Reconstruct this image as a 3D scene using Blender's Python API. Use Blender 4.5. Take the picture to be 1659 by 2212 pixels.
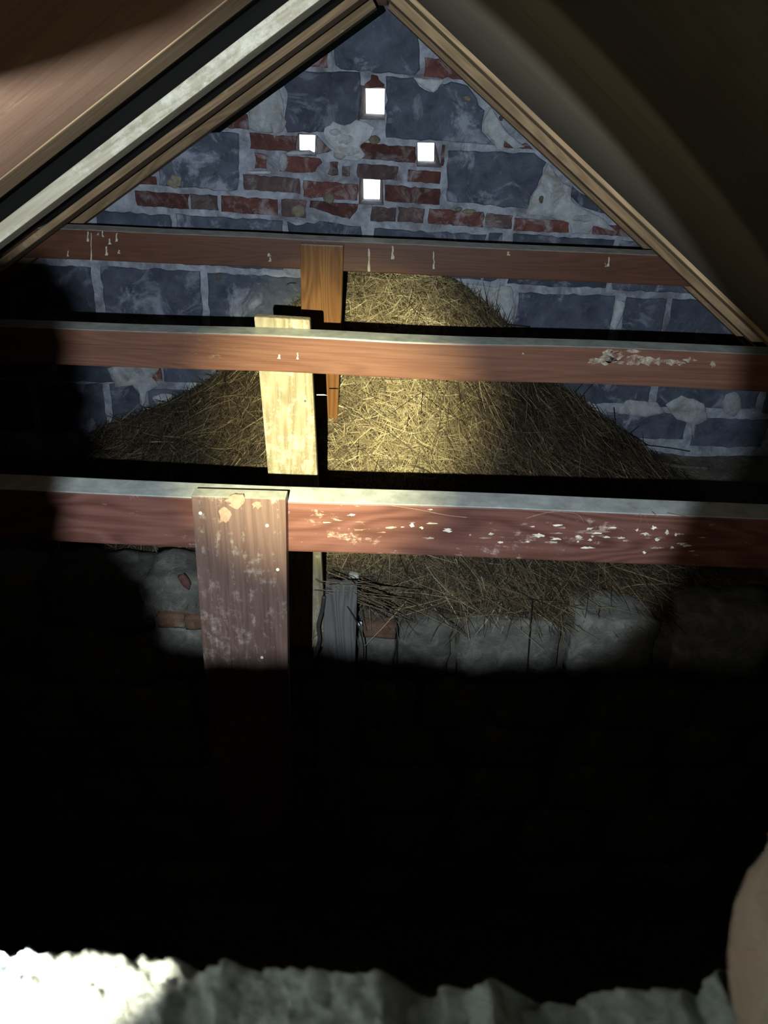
import bpy, bmesh, math, random
import numpy as np
from mathutils import Vector, noise
random.seed(7); rng = np.random.default_rng(7)
for o in list(bpy.data.objects): bpy.data.objects.remove(o)
scene = bpy.context.scene
# ------------------------------------------------------------------ camera
F_PX, CX, CY = 1660.0, 829.5, 1106.0
CAMZ = 3.0
P, ROLL = math.radians(30.5), math.radians(2.4)
C = Vector((0, 0, CAMZ))
FW = Vector((0, math.cos(P), -math.sin(P)))
R0 = Vector((1, 0, 0)); D0 = Vector((0, -math.sin(P), -math.cos(P)))
RT = R0 * math.cos(ROLL) - D0 * math.sin(ROLL)
DN = D0 * math.cos(ROLL) + R0 * math.sin(ROLL)
cam = bpy.data.cameras.new('camera'); camo = bpy.data.objects.new('camera', cam)
scene.collection.objects.link(camo); scene.camera = camo
cam.sensor_fit = 'VERTICAL'; cam.sensor_height = 36; cam.lens = 36 * F_PX / 2212
cam.clip_start = 0.005
cam.dof.use_dof = True; cam.dof.focus_distance = 2.0; cam.dof.aperture_fstop = cam.lens / 1.25
from mathutils import Matrix
m = Matrix.Identity(4)
for i in range(3):
    m[i][0] = RT[i]; m[i][1] = -DN[i]; m[i][2] = -FW[i]; m[i][3] = C[i]
camo.matrix_world = m
# ------------------------------------------------------------------ world, lamps, exposure
scene.view_settings.view_transform = 'Standard'; scene.view_settings.look = 'None'
scene.view_settings.gamma = 1; scene.view_settings.use_curve_mapping = False
scene.view_settings.exposure = 0.0
w = bpy.data.worlds.new('sky'); scene.world = w; w.use_nodes = True
w.node_tree.nodes['Background'].inputs[0].default_value = (0.95, 0.97, 1.0, 1)
w.node_tree.nodes['Background'].inputs[1].default_value = 4.0
TORCH = C - RT * 0.125 + DN * 0.065
def torch(name, ax, ay, half, blend, energy, col, rad=0.003):
    l = bpy.data.lights.new(name, 'SPOT'); o = bpy.data.objects.new(name, l)
    scene.collection.objects.link(o); o.location = TORCH
    d = FW + RT * ax + DN * ay
    o.rotation_euler = d.to_track_quat('-Z', 'Y').to_euler()
    l.spot_size = 2 * math.radians(half); l.spot_blend = blend; l.energy = energy
    l.color = col; l.shadow_soft_size = rad
torch('torch_beam', -0.03, -0.215, 30.0, 0.14, 155, (0.76, 0.89, 1.0))
torch('torch_hotspot', 0.0, -0.15, 12.5, 1.0, 720, (1.0, 0.94, 0.52))
torch('torch_spill', 0.01, -0.20, 34.5, 0.07, 14.0, (0.98, 0.95, 0.78))
l = bpy.data.lights.new('room_light', 'AREA'); o = bpy.data.objects.new('room_light', l)  # unseen fill lamp added behind the camera to brighten the near rim
scene.collection.objects.link(o); l.energy = 0.6; l.size = 0.18; l.color = (0.93, 0.96, 0.85)
o.location = (0.08, -0.2, CAMZ + 0.19); o.rotation_euler = Vector((0, 0.5, -0.55)).to_track_quat('-Z', 'Y').to_euler()

# ------------------------------------------------------------------ projection helpers
def ray(px, py): return FW + RT * ((px - CX) / F_PX) + DN * ((py - CY) / F_PX)
PSI = math.radians(4.0); WALL_Y = 2.98
WU = Vector((math.cos(PSI), math.sin(PSI), 0)); WN = Vector((math.sin(PSI), -math.cos(PSI), 0))  # WN points to the camera
def hit(px, py, Y):
    r = ray(px, py); return C + r * (Y / r.y)
def hitw(px, py, off=0.0):                      # gable wall plane, off > 0 towards the camera
    p0 = Vector((0, WALL_Y, 0)) + WN * off
    r = ray(px, py); return C + r * ((p0 - C).dot(WN) / r.dot(WN))
def hitz(px, py, z):
    r = ray(px, py); return C + r * ((z - C.z) / r.z)
# ------------------------------------------------------------------ node helpers
def mat(name):
    m_ = bpy.data.materials.new(name); m_.use_nodes = True
    nt = m_.node_tree; b = nt.nodes['Principled BSDF']
    b.inputs['Specular IOR Level'].default_value = 0.3
    return m_, nt, b
def N(nt, t, **kw):
    n = nt.nodes.new(t)
    for k, v in kw.items():
        if k in n.inputs: n.inputs[k].default_value = v
        else: setattr(n, k, v)
    return n
def coords(nt, scale, kind='Object'):
    tc = N(nt, 'ShaderNodeTexCoord'); mp = N(nt, 'ShaderNodeMapping'); mp.inputs['Scale'].default_value = scale
    nt.links.new(tc.outputs[kind], mp.inputs[0]); return mp.outputs[0]
def ntex(nt, vec, scale, detail=6, rough=0.6, dist=0.0):
    n = N(nt, 'ShaderNodeTexNoise'); n.inputs['Scale'].default_value = scale; n.inputs['Detail'].default_value = detail
    n.inputs['Roughness'].default_value = rough; n.inputs['Distortion'].default_value = dist
    nt.links.new(vec, n.inputs['Vector']); return n.outputs['Fac']
def ramp(nt, fac, stops):
    r = N(nt, 'ShaderNodeValToRGB'); e = r.color_ramp.elements
    while len(e) < len(stops): e.new(0.5)
    for i, (p, c) in enumerate(stops):
        e[i].position = p; e[i].color = (c if len(c) == 4 else (*c, 1)) if hasattr(c, '__len__') else (c, c, c, 1)
    nt.links.new(fac, r.inputs[0]); return r.outputs[0]
def mix(nt, fac, a, b, mode='MIX'):
    n = N(nt, 'ShaderNodeMix', data_type='RGBA', blend_type=mode)
    for s, v in ((n.inputs[0], fac), (n.inputs[6], a), (n.inputs[7], b)):
        if hasattr(v, 'links') or hasattr(v, 'is_linked'): nt.links.new(v, s)
        else: s.default_value = v if not hasattr(v, '__len__') else (*v[:3], 1)
    return n.outputs[2]
def math_(nt, op, a, b=0.0):
    n = N(nt, 'ShaderNodeMath', operation=op)
    for s, v in ((n.inputs[0], a), (n.inputs[1], b)):
        if hasattr(v, 'is_linked'): nt.links.new(v, s)
        else: s.default_value = v
    return n.outputs[0]
def bump(nt, b, h, strength, dist=0.01):
    n = N(nt, 'ShaderNodeBump'); n.inputs['Strength'].default_value = strength; n.inputs['Distance'].default_value = dist
    nt.links.new(h, n.inputs['Height']); nt.links.new(n.outputs[0], b.inputs['Normal'])
def tint(nt, amount):                                     # each piece a little different
    oi = N(nt, 'ShaderNodeObjectInfo'); v = ramp(nt, oi.outputs['Random'], [(0, 1 - amount), (1, 1 + amount)]); return v
def masonry(name, c1, c2, spot, spot_lo, spot_hi, scale=22, rnd=0.25, bs=0.5):
    m_, nt, b = mat(name); v0 = coords(nt, (1, 1, 1), 'Object')
    oi = N(nt, 'ShaderNodeObjectInfo'); va = N(nt, 'ShaderNodeVectorMath', operation='ADD'); vm = math_(nt, 'MULTIPLY', oi.outputs['Random'], 37.0)
    nt.links.new(v0, va.inputs[0]); nt.links.new(vm, va.inputs[1]); v = va.outputs[0]
    n1 = ntex(nt, v, scale, 8, 0.65, 0.3); base = ramp(nt, n1, [(0.3, c1), (0.7, c2)])
    n2 = ntex(nt, v, scale * 0.45, 7, 0.7, 0.8); f = ramp(nt, n2, [(spot_lo, 0.0), (spot_hi, 1.0)])
    col = mix(nt, f, base, spot)
    n3 = ntex(nt, v, scale * 7, 3, 0.6); f3 = ramp(nt, n3, [(0.68, 0.0), (0.74, 0.5)])
    col = mix(nt, f3, col, spot)
    col = mix(nt, 1.0, col, tint(nt, rnd), 'MULTIPLY')
    nt.links.new(col, b.inputs['Base Color']); b.inputs['Roughness'].default_value = 0.95
    bump(nt, b, mix(nt, 0.5, n1, n3), bs, 0.006); return m_
def wood(name, dark, light, axis, grain=1.0, pale=None, lo=0.62, hi=0.7, dust=None, rough=0.6, ring=0.3, knots=False, redvar=None):
    m_, nt, b = mat(name)
    def ax(a, c): return {'X': (a, c, c), 'Z': (c, c, a), 'A': (a, c, c)}[axis]
    v0 = coords(nt, (1, 1, 1)); oi = N(nt, 'ShaderNodeObjectInfo'); va = N(nt, 'ShaderNodeVectorMath', operation='ADD')
    nt.links.new(v0, va.inputs[0]); nt.links.new(math_(nt, 'MULTIPLY', oi.outputs['Random'], 11.0), va.inputs[1])
    def vv(sc):
        mp = N(nt, 'ShaderNodeMapping'); mp.inputs['Scale'].default_value = sc; nt.links.new(va.outputs[0], mp.inputs[0]); return mp.outputs[0]
    vo = vv((1, 1, 1))
    fine = ntex(nt, vv(ax(7 * grain, 240 * grain)), 1.0, 5, 0.65)
    broad = ntex(nt, vv(ax(1.6, 18)), 1.0, 5, 0.6)
    cont = ntex(nt, vv(ax(1.1 if not knots else 2.2, 11)), 1.0, 2, 0.4, 0.4)
    sn = math_(nt, 'SINE', math_(nt, 'MULTIPLY', cont, 95.0 if not knots else 70.0)); sn = math_(nt, 'ADD', math_(nt, 'MULTIPLY', sn, 0.5), 0.5)
    gg = mix(nt, 0.45, fine, broad); gg = mix(nt, ring, gg, sn)
    col = ramp(nt, gg, [(0.28, dark), (0.72, light)])
    if pale:
        pf = mix(nt, 0.5, ntex(nt, vv(ax(12, 60)), 1.0, 8, 0.75, 0.5), ntex(nt, vo, 45, 6, 0.75))
        pz = ntex(nt, vo, 4.0, 3, 0.6)
        pf = mix(nt, 0.3, pf, pz)
        col = mix(nt, ramp(nt, pf, [(lo, 0.0), (hi, 0.85)]), col, pale)
    if dust:
        ge = N(nt, 'ShaderNodeNewGeometry'); sx_ = N(nt, 'ShaderNodeSeparateXYZ'); nt.links.new(ge.outputs['True Normal'], sx_.inputs[0])
        dn = ramp(nt, ntex(nt, vo, 25, 8, 0.7), [(0.3, tuple(x * 0.6 for x in dust)), (0.7, tuple(x * 1.2 for x in dust))])
        col = mix(nt, ramp(nt, sx_.outputs[2], [(0.55, 0.0), (0.8, 1.0)]), col, dn)
    nt.links.new(col, b.inputs['Base Color']); b.inputs['Roughness'].default_value = rough
    bump(nt, b, gg, 0.25, 0.0015); return m_
M = {}
M['mortar'] = masonry('mortar', (0.15, 0.165, 0.20), (0.46, 0.49, 0.56), (0.13, 0.12, 0.14), 0.47, 0.68, 18, 0.0, 1.0)
M['block'] = masonry('slate_block', (0.036, 0.044, 0.066), (0.105, 0.120, 0.160), (0.25, 0.27, 0.33), 0.54, 0.66, 15, 0.25, 0.9)
M['brick'] = masonry('red_brick', (0.062, 0.024, 0.022), (0.155, 0.060, 0.052), (0.26, 0.23, 0.24), 0.50, 0.66, 30, 0.35, 0.8)
M['brick_dark'] = masonry('burnt_brick', (0.050, 0.032, 0.034), (0.12, 0.080, 0.080), (0.26, 0.24, 0.24), 0.50, 0.72, 24, 0.25)
M['patch'] = masonry('lime_patch', (0.28, 0.29, 0.31), (0.52, 0.54, 0.57), (0.20, 0.19, 0.17), 0.52, 0.70, 24, 0.2, 1.0)
M['lichen'] = masonry('yellow_lichen', (0.16, 0.145, 0.10), (0.30, 0.27, 0.20), (0.12, 0.10, 0.08), 0.45, 0.7, 60, 0.2, 1.0)
M['soot'] = masonry('brown_stain', (0.07, 0.055, 0.045), (0.14, 0.115, 0.095), (0.25, 0.24, 0.22), 0.55, 0.7, 50, 0.2, 1.0)
M['stone'] = masonry('grey_stone', (0.070, 0.070, 0.062), (0.15, 0.145, 0.125), (0.23, 0.225, 0.20), 0.50, 0.7, 26, 0.25, 1.0)
M['dirt'] = masonry('dusty_rubble', (0.06, 0.053, 0.042), (0.13, 0.12, 0.095), (0.19, 0.18, 0.15), 0.55, 0.7, 30, 0.0, 1.0)
M['ledge_brick'] = masonry('dusty_ledge_brick', (0.085, 0.045, 0.028), (0.17, 0.095, 0.06), (0.20, 0.17, 0.13), 0.5, 0.7, 30, 0.1, 1.0)
M['rim'] = masonry('rough_render', (0.32, 0.345, 0.31), (0.74, 0.77, 0.71), (0.36, 0.37, 0.32), 0.5, 0.7, 190, 0.0, 1.0)
M['tanbrick'] = masonry('tan_brick', (0.105, 0.066, 0.042), (0.135, 0.092, 0.060), (0.10, 0.08, 0.048), 0.5, 0.7, 60, 0.0, 0.3)
M['felt'] = masonry('roofing_felt', (0.010, 0.009, 0.007), (0.020, 0.018, 0.013), (0.026, 0.022, 0.016), 0.6, 0.8, 6, 0.0, 0.3)
M['beam_red'] = wood('red_stained_pine', (0.075, 0.031, 0.019), (0.165, 0.079, 0.053), 'X', 1, (0.30, 0.22, 0.15), 0.60, 0.70, (0.34, 0.36, 0.33), 0.34, 0.10)
M['beam_plum'] = wood('plum_stained_pine', (0.048, 0.018, 0.013), (0.115, 0.050, 0.039), 'X', 0.8, (0.32, 0.25, 0.20), 0.56, 0.63, (0.27, 0.28, 0.265), 0.42, 0.22, True)
M['beam_brown'] = wood('brown_pine', (0.060, 0.023, 0.012), (0.125, 0.050, 0.028), 'X', 1, (0.3, 0.22, 0.16), 0.66, 0.76, (0.62, 0.60, 0.54), 0.5, 0.12)
M['plank_plum'] = wood('plum_plank', (0.044, 0.024, 0.019), (0.108, 0.067, 0.056), 'Z', 1, (0.25, 0.21, 0.18), 0.51, 0.63, (0.22, 0.22, 0.19), 0.55, 0.08)
M['plank_pale'] = wood('pale_sawn_pine', (0.13, 0.10, 0.055), (0.30, 0.26, 0.165), 'Z', 1, (0.43, 0.42, 0.33), 0.50, 0.60, None, 0.7, 0.2)
M['orange'] = wood('varnished_pine', (0.085, 0.033, 0.010), (0.21, 0.098, 0.034), 'Z', 0.8, (0.36, 0.27, 0.16), 0.62, 0.74, (0.3, 0.28, 0.24), 0.3, 0.2)
M['grey_post'] = wood('grey_weathered_post', (0.07, 0.066, 0.062), (0.15, 0.145, 0.145), 'Z', 1, (0.28, 0.28, 0.31), 0.58, 0.7, None, 0.8)
M['rafter'] = wood('rafter_pine', (0.12, 0.075, 0.038), (0.34, 0.225, 0.120), 'A', 1, (0.46, 0.36, 0.22), 0.56, 0.68, None, 0.8, 0.15)
M['rafter_pale'] = wood('limewashed_rafter', (0.26, 0.215, 0.145), (0.52, 0.47, 0.35), 'A', 0.7, (0.62, 0.58, 0.47), 0.50, 0.60, None, 0.8, 0.1)
M['board'] = wood('tan_board', (0.36, 0.18, 0.105), (0.60, 0.35, 0.225), 'A', 0.4, (0.72, 0.58, 0.44), 0.54, 0.70, None, 0.8, 0.04)
M['board_dark'] = wood('dark_olive_board', (0.030, 0.021, 0.008), (0.065, 0.047, 0.019), 'A', 0.4, (0.08, 0.06, 0.025), 0.55, 0.8, None, 0.85, 0.1)  # dim copy of the tan board, shade of the right slope painted in
M['dropping'] = masonry('dried_dropping', (0.38, 0.34, 0.26), (0.60, 0.57, 0.47), (0.3, 0.25, 0.18), 0.5, 0.7, 120, 0.1, 0.5)
M['smear'] = masonry('whitewash_smear', (0.16, 0.11, 0.08), (0.42, 0.38, 0.30), (0.13, 0.06, 0.04), 0.45, 0.6, 90, 0.1, 0.5)
M['ringline'] = masonry('pale_growth_ring', (0.12, 0.068, 0.05), (0.24, 0.165, 0.12), (0.16, 0.09, 0.065), 0.5, 0.6, 90, 0.1, 0.5)
def plain(name, c, r=0.6, metal=0.0):
    m_, nt, b = mat(name); v = coords(nt, (1, 1, 1))
    col = ramp(nt, ntex(nt, v, 40, 4), [(0.3, tuple(x * 0.75 for x in c)), (0.7, tuple(x * 1.2 for x in c))])
    nt.links.new(col, b.inputs['Base Color']); b.inputs['Roughness'].default_value = r; b.inputs['Metallic'].default_value = metal; return m_
M['black_stem'] = plain('black_stem', (0.02, 0.017, 0.014), 0.8)
M['rubber'] = plain('grey_rubber', (0.045, 0.045, 0.042), 0.6)
M['strand'] = plain('dull_straw_strand', (0.20, 0.16, 0.10), 0.8)
M['tar'] = plain('black_tar', (0.003, 0.003, 0.003), 1.0); M['tar'].node_tree.nodes['Principled BSDF'].inputs['Specular IOR Level'].default_value = 0.05  # near-black colour standing for the shaded rafter underside
M['steel'] = plain('nail_steel', (0.7, 0.68, 0.6), 0.4, 0.3)
M['clay'] = plain('red_clay', (0.10, 0.045, 0.035), 0.8)
M['pebble'] = plain('pale_pebble', (0.40, 0.42, 0.36), 0.8)
M['flake'] = plain('blue_white_flake', (0.6, 0.66, 0.75), 0.7)
# ------------------------------------------------------------------ object helpers
def link(name, me, material=None, parent=None, center=True, base=False, smooth=False):
    if center:
        n = len(me.vertices); co = np.empty(n * 3, 'f'); me.vertices.foreach_get('co', co); co = co.reshape(-1, 3)
        c = (co.min(0) + co.max(0)) / 2
        if base: c[2] = co[:, 2].min()
        co -= c; me.vertices.foreach_set('co', co.ravel()); me.update()
    else: c = (0, 0, 0)
    ob = bpy.data.objects.new(name, me); scene.collection.objects.link(ob)
    if material: me.materials.append(material)
    if smooth: me.polygons.foreach_set('use_smooth', [True] * len(me.polygons))
    c = Vector([float(x) for x in c])
    if parent is not None:
        ob.parent = parent; ob.location = c - parent.location
    else: ob.location = c
    return ob
def tag(ob, label=None, cat=None, group=None, kind=None):
    if label: ob['label'] = label
    if cat: ob['category'] = cat
    if group: ob['group'] = group
    if kind: ob['kind'] = kind
    return ob
def mesh(name, vs, fs):
    me = bpy.data.meshes.new(name); me.from_pydata([tuple(v) for v in vs], [], fs); me.update(); return me
def fixn(me):
    bm = bmesh.new(); bm.from_mesh(me); bmesh.ops.recalc_face_normals(bm, faces=bm.faces); bm.to_mesh(me); bm.free(); return me
def hexa(name, a, b, material, parent=None, bev=0.003, base=False, sub=0, wob=0.0, seed=0):
    """a, b: 4 corners each of the front and the back face, same order"""
    me = mesh(name, list(a) + list(b), [(0, 1, 2, 3), (7, 6, 5, 4), (0, 4, 5, 1), (1, 5, 6, 2), (2, 6, 7, 3), (3, 7, 4, 0)])
    bm = bmesh.new(); bm.from_mesh(me); bmesh.ops.recalc_face_normals(bm, faces=bm.faces)
    if bev: bmesh.ops.bevel(bm, geom=list(bm.edges), offset=bev, segments=2, affect='EDGES', profile=0.6)
    if sub:
        lng = [e for e in bm.edges if e.calc_length() > 0.3]
        bmesh.ops.subdivide_edges(bm, edges=lng, cuts=sub, use_grid_fill=False)
        for v in bm.verts: v.co += Vector((0, 1, 1)) * (noise.noise(v.co * 2.3 + Vector((seed * 9, 0, 0))) * wob)
    bm.to_mesh(me); bm.free(); return link(name, me, material, parent, base=base)
def resample(pts, step):
    out = []
    for i in range(len(pts)):
        a, b = pts[i], pts[(i + 1) % len(pts)]; n = max(1, int(round((b - a).length / step)))
        for k in range(n): out.append(a.lerp(b, k / n))
    return out
def slab(name, pts, nrm, thick, material, parent=None, jit=0.0, bev=0.003, step=0.05, sink=0.003, dome=0.0):
    """irregular flat piece standing proud of a surface: outline pts on the surface, nrm its outward normal"""
    pts = resample([Vector(p) for p in pts], step); n = len(pts); c = sum(pts, Vector()) / n
    sd = random.random() * 50
    if jit:
        q = []
        for p in pts:
            d = (c - p).normalized(); q.append(p + d * jit * (noise.noise(p * 60 + Vector((sd, 0, 0))) * 1.6) + Vector((random.uniform(-1, 1), 0, random.uniform(-1, 1))) * jit * 0.3)
        pts = q
    def inset(k): return [p + (c - p).normalized() * min(k, (c - p).length * 0.4) for p in pts]
    vs = [p - nrm * sink for p in pts] + [p + nrm * (thick - bev) for p in pts] + [p + nrm * thick for p in inset(bev)]
    fs = []
    for r in range(2):
        for i in range(n):
            j = (i + 1) % n; fs.append((r * n + i, r * n + j, (r + 1) * n + j, (r + 1) * n + i))
    if dome:
        vs += [p + nrm * (thick + dome * 0.7) for p in [c + (p - c) * 0.6 for p in pts]] + [c + nrm * (thick + dome)]
        for i in range(n):
            j = (i + 1) % n; fs.append((2 * n + i, 2 * n + j, 3 * n + j, 3 * n + i)); fs.append((3 * n + i, 3 * n + j, 4 * n))
    else: fs.append(tuple(range(2 * n, 3 * n)))
    return link(name, fixn(mesh(name, vs, fs)), material, parent, smooth=bool(dome))
def tube(name, pts, rad, material, parent=None, sides=6):
    pts = [Vector(p) for p in pts]; vs = []; fs = []
    rads = rad if isinstance(rad, (list, tuple)) else [rad] * len(pts)
    for i, p in enumerate(pts):
        t = (pts[min(i + 1, len(pts) - 1)] - pts[max(i - 1, 0)]).normalized()
        u = t.cross(Vector((0.3, 1, 0.1))).normalized(); v = t.cross(u)
        for k in range(sides):
            a = 2 * math.pi * k / sides; vs.append(p + (u * math.cos(a) + v * math.sin(a)) * rads[i])
    for i in range(len(pts) - 1):
        for k in range(sides):
            k2 = (k + 1) % sides; fs.append((i * sides + k, i * sides + k2, (i + 1) * sides + k2, (i + 1) * sides + k))
    fs.append(tuple(range(sides - 1, -1, -1))); fs.append(tuple(range((len(pts) - 1) * sides, len(pts) * sides)))
    return link(name, fixn(mesh(name, vs, fs)), material, parent, smooth=True)
def smooth_path(pts, n=8):
    out = []; P_ = [Vector(p) for p in pts]; P_ = [P_[0]] + P_ + [P_[-1]]
    for i in range(1, len(P_) - 2):
        for k in range(n):
            t = k / n; a, b, c, d = P_[i - 1:i + 3]
            out.append(0.5 * ((2 * b) + (c - a) * t + (2 * a - 5 * b + 4 * c - d) * t * t + (3 * b - a - 3 * c + d) * t ** 3))
    out.append(P_[-2]); return out
def rock(name, a, b, material, parent=None, seed=0, amp=0.02, cuts=3, boxy=0.5):
    """lumpy stone filling the box a..b"""
    a, b = Vector(a), Vector(b); c = (a + b) / 2; h = (b - a) / 2
    bm = bmesh.new(); bmesh.ops.create_cube(bm, size=2); bmesh.ops.subdivide_edges(bm, edges=list(bm.edges), cuts=cuts, use_grid_fill=True)
    for v in bm.verts:
        s = v.co.normalized(); q = v.co * boxy + s * (1 - boxy) * 1.15
        q = Vector((q.x * h.x, q.y * h.y, q.z * h.z))
        v.co = q + s * amp * (noise.fractal((q + c) * 14 + Vector((seed * 7.3, 0, 0)), 1.0, 2.0, 4)) + c
    me = bpy.data.meshes.new(name); bm.to_mesh(me); bm.free(); return link(name, me, material, parent, smooth=True)

# ------------------------------------------------------------------ GABLE WALL
holes = [  # front quad, back quad (daylight vents)
    ([(776, 184), (832, 188), (831, 260), (775, 258)], [(790, 191), (831, 192), (830, 247), (791, 245)]),
    ([(643, 287), (682, 290), (683, 338), (642, 335)], [(647, 291), (681, 292), (680, 328), (648, 327)]),
    ([(900, 306), (940, 308), (953, 362), (900, 360)], [(902, 308), (938, 309), (937, 348), (903, 347)]),
    ([(776, 384), (826, 386), (829, 444), (775, 441)], [(785, 387), (821, 388), (820, 430), (786, 429)])]
WX, ZT = 2.9, CAMZ + 0.75
def wp(u, z, off=0.0): return Vector((0, WALL_Y, 0)) + WU * u + Vector((0, 0, z)) + WN * off
bm = bmesh.new(); TH = 0.16
def loop_edges(pts):
    vs = [bm.verts.new(p) for p in pts]; return vs, [bm.edges.new((vs[i], vs[(i + 1) % len(vs)])) for i in range(len(vs))]
outer = [(-WX, 0), (WX, 0), (WX, ZT), (-WX, ZT)]
fr, e1 = loop_edges([wp(u, z) for u, z in outer]); bk, e2 = loop_edges([wp(u, z, -TH) for u, z in outer])
fE, bE = list(e1), list(e2)
for q, k in holes:
    a, ea = loop_edges([hitw(*p) for p in q]); b_, eb = loop_edges([hitw(*p, off=-TH) for p in k]); fE += ea; bE += eb
    for i in range(4): bm.faces.new((a[i], a[(i + 1) % 4], b_[(i + 1) % 4], b_[i])).material_index = 1 if i != 2 else 0
for i in range(4): bm.faces.new((fr[i], fr[(i + 1) % 4], bk[(i + 1) % 4], bk[i]))
bmesh.ops.triangle_fill(bm, edges=fE, use_beauty=True); bmesh.ops.triangle_fill(bm, edges=bE, use_beauty=True)
bmesh.ops.recalc_face_normals(bm, faces=bm.faces)
me = bpy.data.meshes.new('wall_back'); bm.to_mesh(me); bm.free()
wall = tag(link('wall_back', me, M['mortar'], center=False), 'gable wall of dark blocks and red bricks in pale mortar', kind='structure')
wall.data.materials.append(M['brick_dark'])
def slope(y): return max(0.02, min(0.085, 0.075 - (y - 400) * 0.00014))
def q4(x0, x1, y0, y1, s0=None, s1=None):
    s0 = slope(y0) if s0 is None else s0; s1 = slope(y1) if s1 is None else s1
    k = lambda x: (651 - x) / 3600 * (y1 - y0)
    return [(x0, y0), (x1, y0 + s0 * (x1 - x0)), (x1 + k(x1), y1 + s1 * (x1 - x0)), (x0 + k(x0), y1)]
def piece(name, px, material, th=0.006, jit=0.0038, bev=0.003, step=0.016, dome=0.0):
    return slab(name, [hitw(*p) for p in px], WN, th, material, wall, jit, bev, step, 0.004, dome)
BR, BD, BL = M['brick'], M['brick_dark'], M['block']
for px, mt in [
    (q4(650, 708, 112, 142), BR), (q4(919, 1012, 124, 165), BR), ([(786, 190), (786, 182), (800, 172), (801, 161), (817, 162), (819, 172), (831, 182), (831, 188)], BR),
    (q4(470, 537, 240, 274), BR), (q4(540, 641, 286, 321), BR), ([(684, 291), (700, 308), (718, 326), (684, 334)], BR), (q4(779, 899, 307, 342), BR), (q4(955, 962, 313, 358), BR),
    ([(1087, 306), (1110, 310), (1118, 316), (1135, 308), (1150, 322), (1088, 319)], BR), (q4(551, 575, 331, 363), BR), ([(606, 334), (692, 342), (695, 352), (680, 370), (655, 374), (605, 369)], BR),
    ([(712, 348), (730, 351), (730, 378), (708, 376), (714, 362)], BR), (q4(739, 757, 357, 380), BD), (q4(772, 860, 353, 383), BD), (q4(881, 952, 366, 392), BR),
    (q4(525, 648, 376, 409), BD), (q4(655, 774, 389, 425), BR), (q4(831, 952, 399, 434), BR), (q4(300, 338, 379, 397), BR),
    (q4(292, 406, 411, 444), BR), (q4(412, 471, 418, 451), BD), (q4(477, 600, 422, 457), BR), (q4(607, 662, 429, 467), BD),
    ([(668, 432), (774, 441), (770, 455), (756, 474), (720, 462), (670, 447)], BR), (q4(803, 856, 446, 476), BD), (q4(861, 917, 447, 478), BD), (q4(927, 1046, 450, 483), BR),
    (q4(1051, 1107, 461, 491), BD), (q4(1112, 1232, 470, 498, 0.06, 0.04), BR), (q4(1281, 1380, 483, 506), BR), (q4(322, 345, 752, 822), BR)]:
    piece('brick', px, mt)
for px in [
    [(722, -30), (906, -20), (906, 150), (898, 165), (840, 158), (735, 150), (724, 140)],
    [(600, 152), (779, 155), (778, 284), (700, 284), (622, 286), (616, 270), (620, 200)],
    [(834, 165), (895, 171), (905, 185), (930, 199), (948, 185), (975, 176), (1010, 185), (1045, 240), (1042, 285), (1067, 313), (955, 305), (834, 297)],
    [(345, 330), (430, 284), (500, 284), (516, 290), (517, 380), (516, 413), (420, 408), (345, 400)],
    [(968, 326), (1152, 330), (1181, 350), (1165, 390), (1145, 425), (1142, 450), (963, 435)],
    [(1236, 404), (1262, 420), (1310, 462), (1255, 448), (1232, 425)],
    q4(206, 369, 454, 560), q4(381, 611, 462, 570), [(622, 478), (640, 486), (690, 478), (780, 490), (782, 574), (622, 566)], q4(809, 1048, 492, 592), q4(1056, 1086, 502, 606),
    q4(1110, 1327, 505, 612), q4(1340, 1560, 518, 626),
    q4(-20, 196, 566, 694), q4(216, 432, 575, 702), q4(447, 658, 589, 712), q4(672, 890, 602, 722), q4(1121, 1330, 632, 748, 0.03), q4(1353, 1441, 642, 756), q4(1455, 1640, 646, 762),
    q4(-60, 100, 706, 814), q4(112, 310, 712, 822), q4(347, 560, 716, 824), q4(572, 785, 728, 836), q4(798, 1000, 742, 848), q4(1010, 1206, 752, 862), q4(1215, 1420, 764, 868), q4(1436, 1660, 770, 878),
    q4(-120, 60, 820, 930), q4(75, 222, 826, 934), q4(236, 301, 829, 940), q4(320, 530, 840, 945), q4(545, 760, 850, 950), q4(775, 990, 862, 960), q4(1003, 1220, 872, 968), q4(1310, 1486, 890, 945),
    q4(1503, 1660, 903, 962), q4(1674, 1880, 908, 966), q4(1674, 1880, 785, 892), q4(1655, 1860, 655, 772)]:
    piece('block', px, BL, 0.007, 0.0055, 0.004, 0.024)
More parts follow.
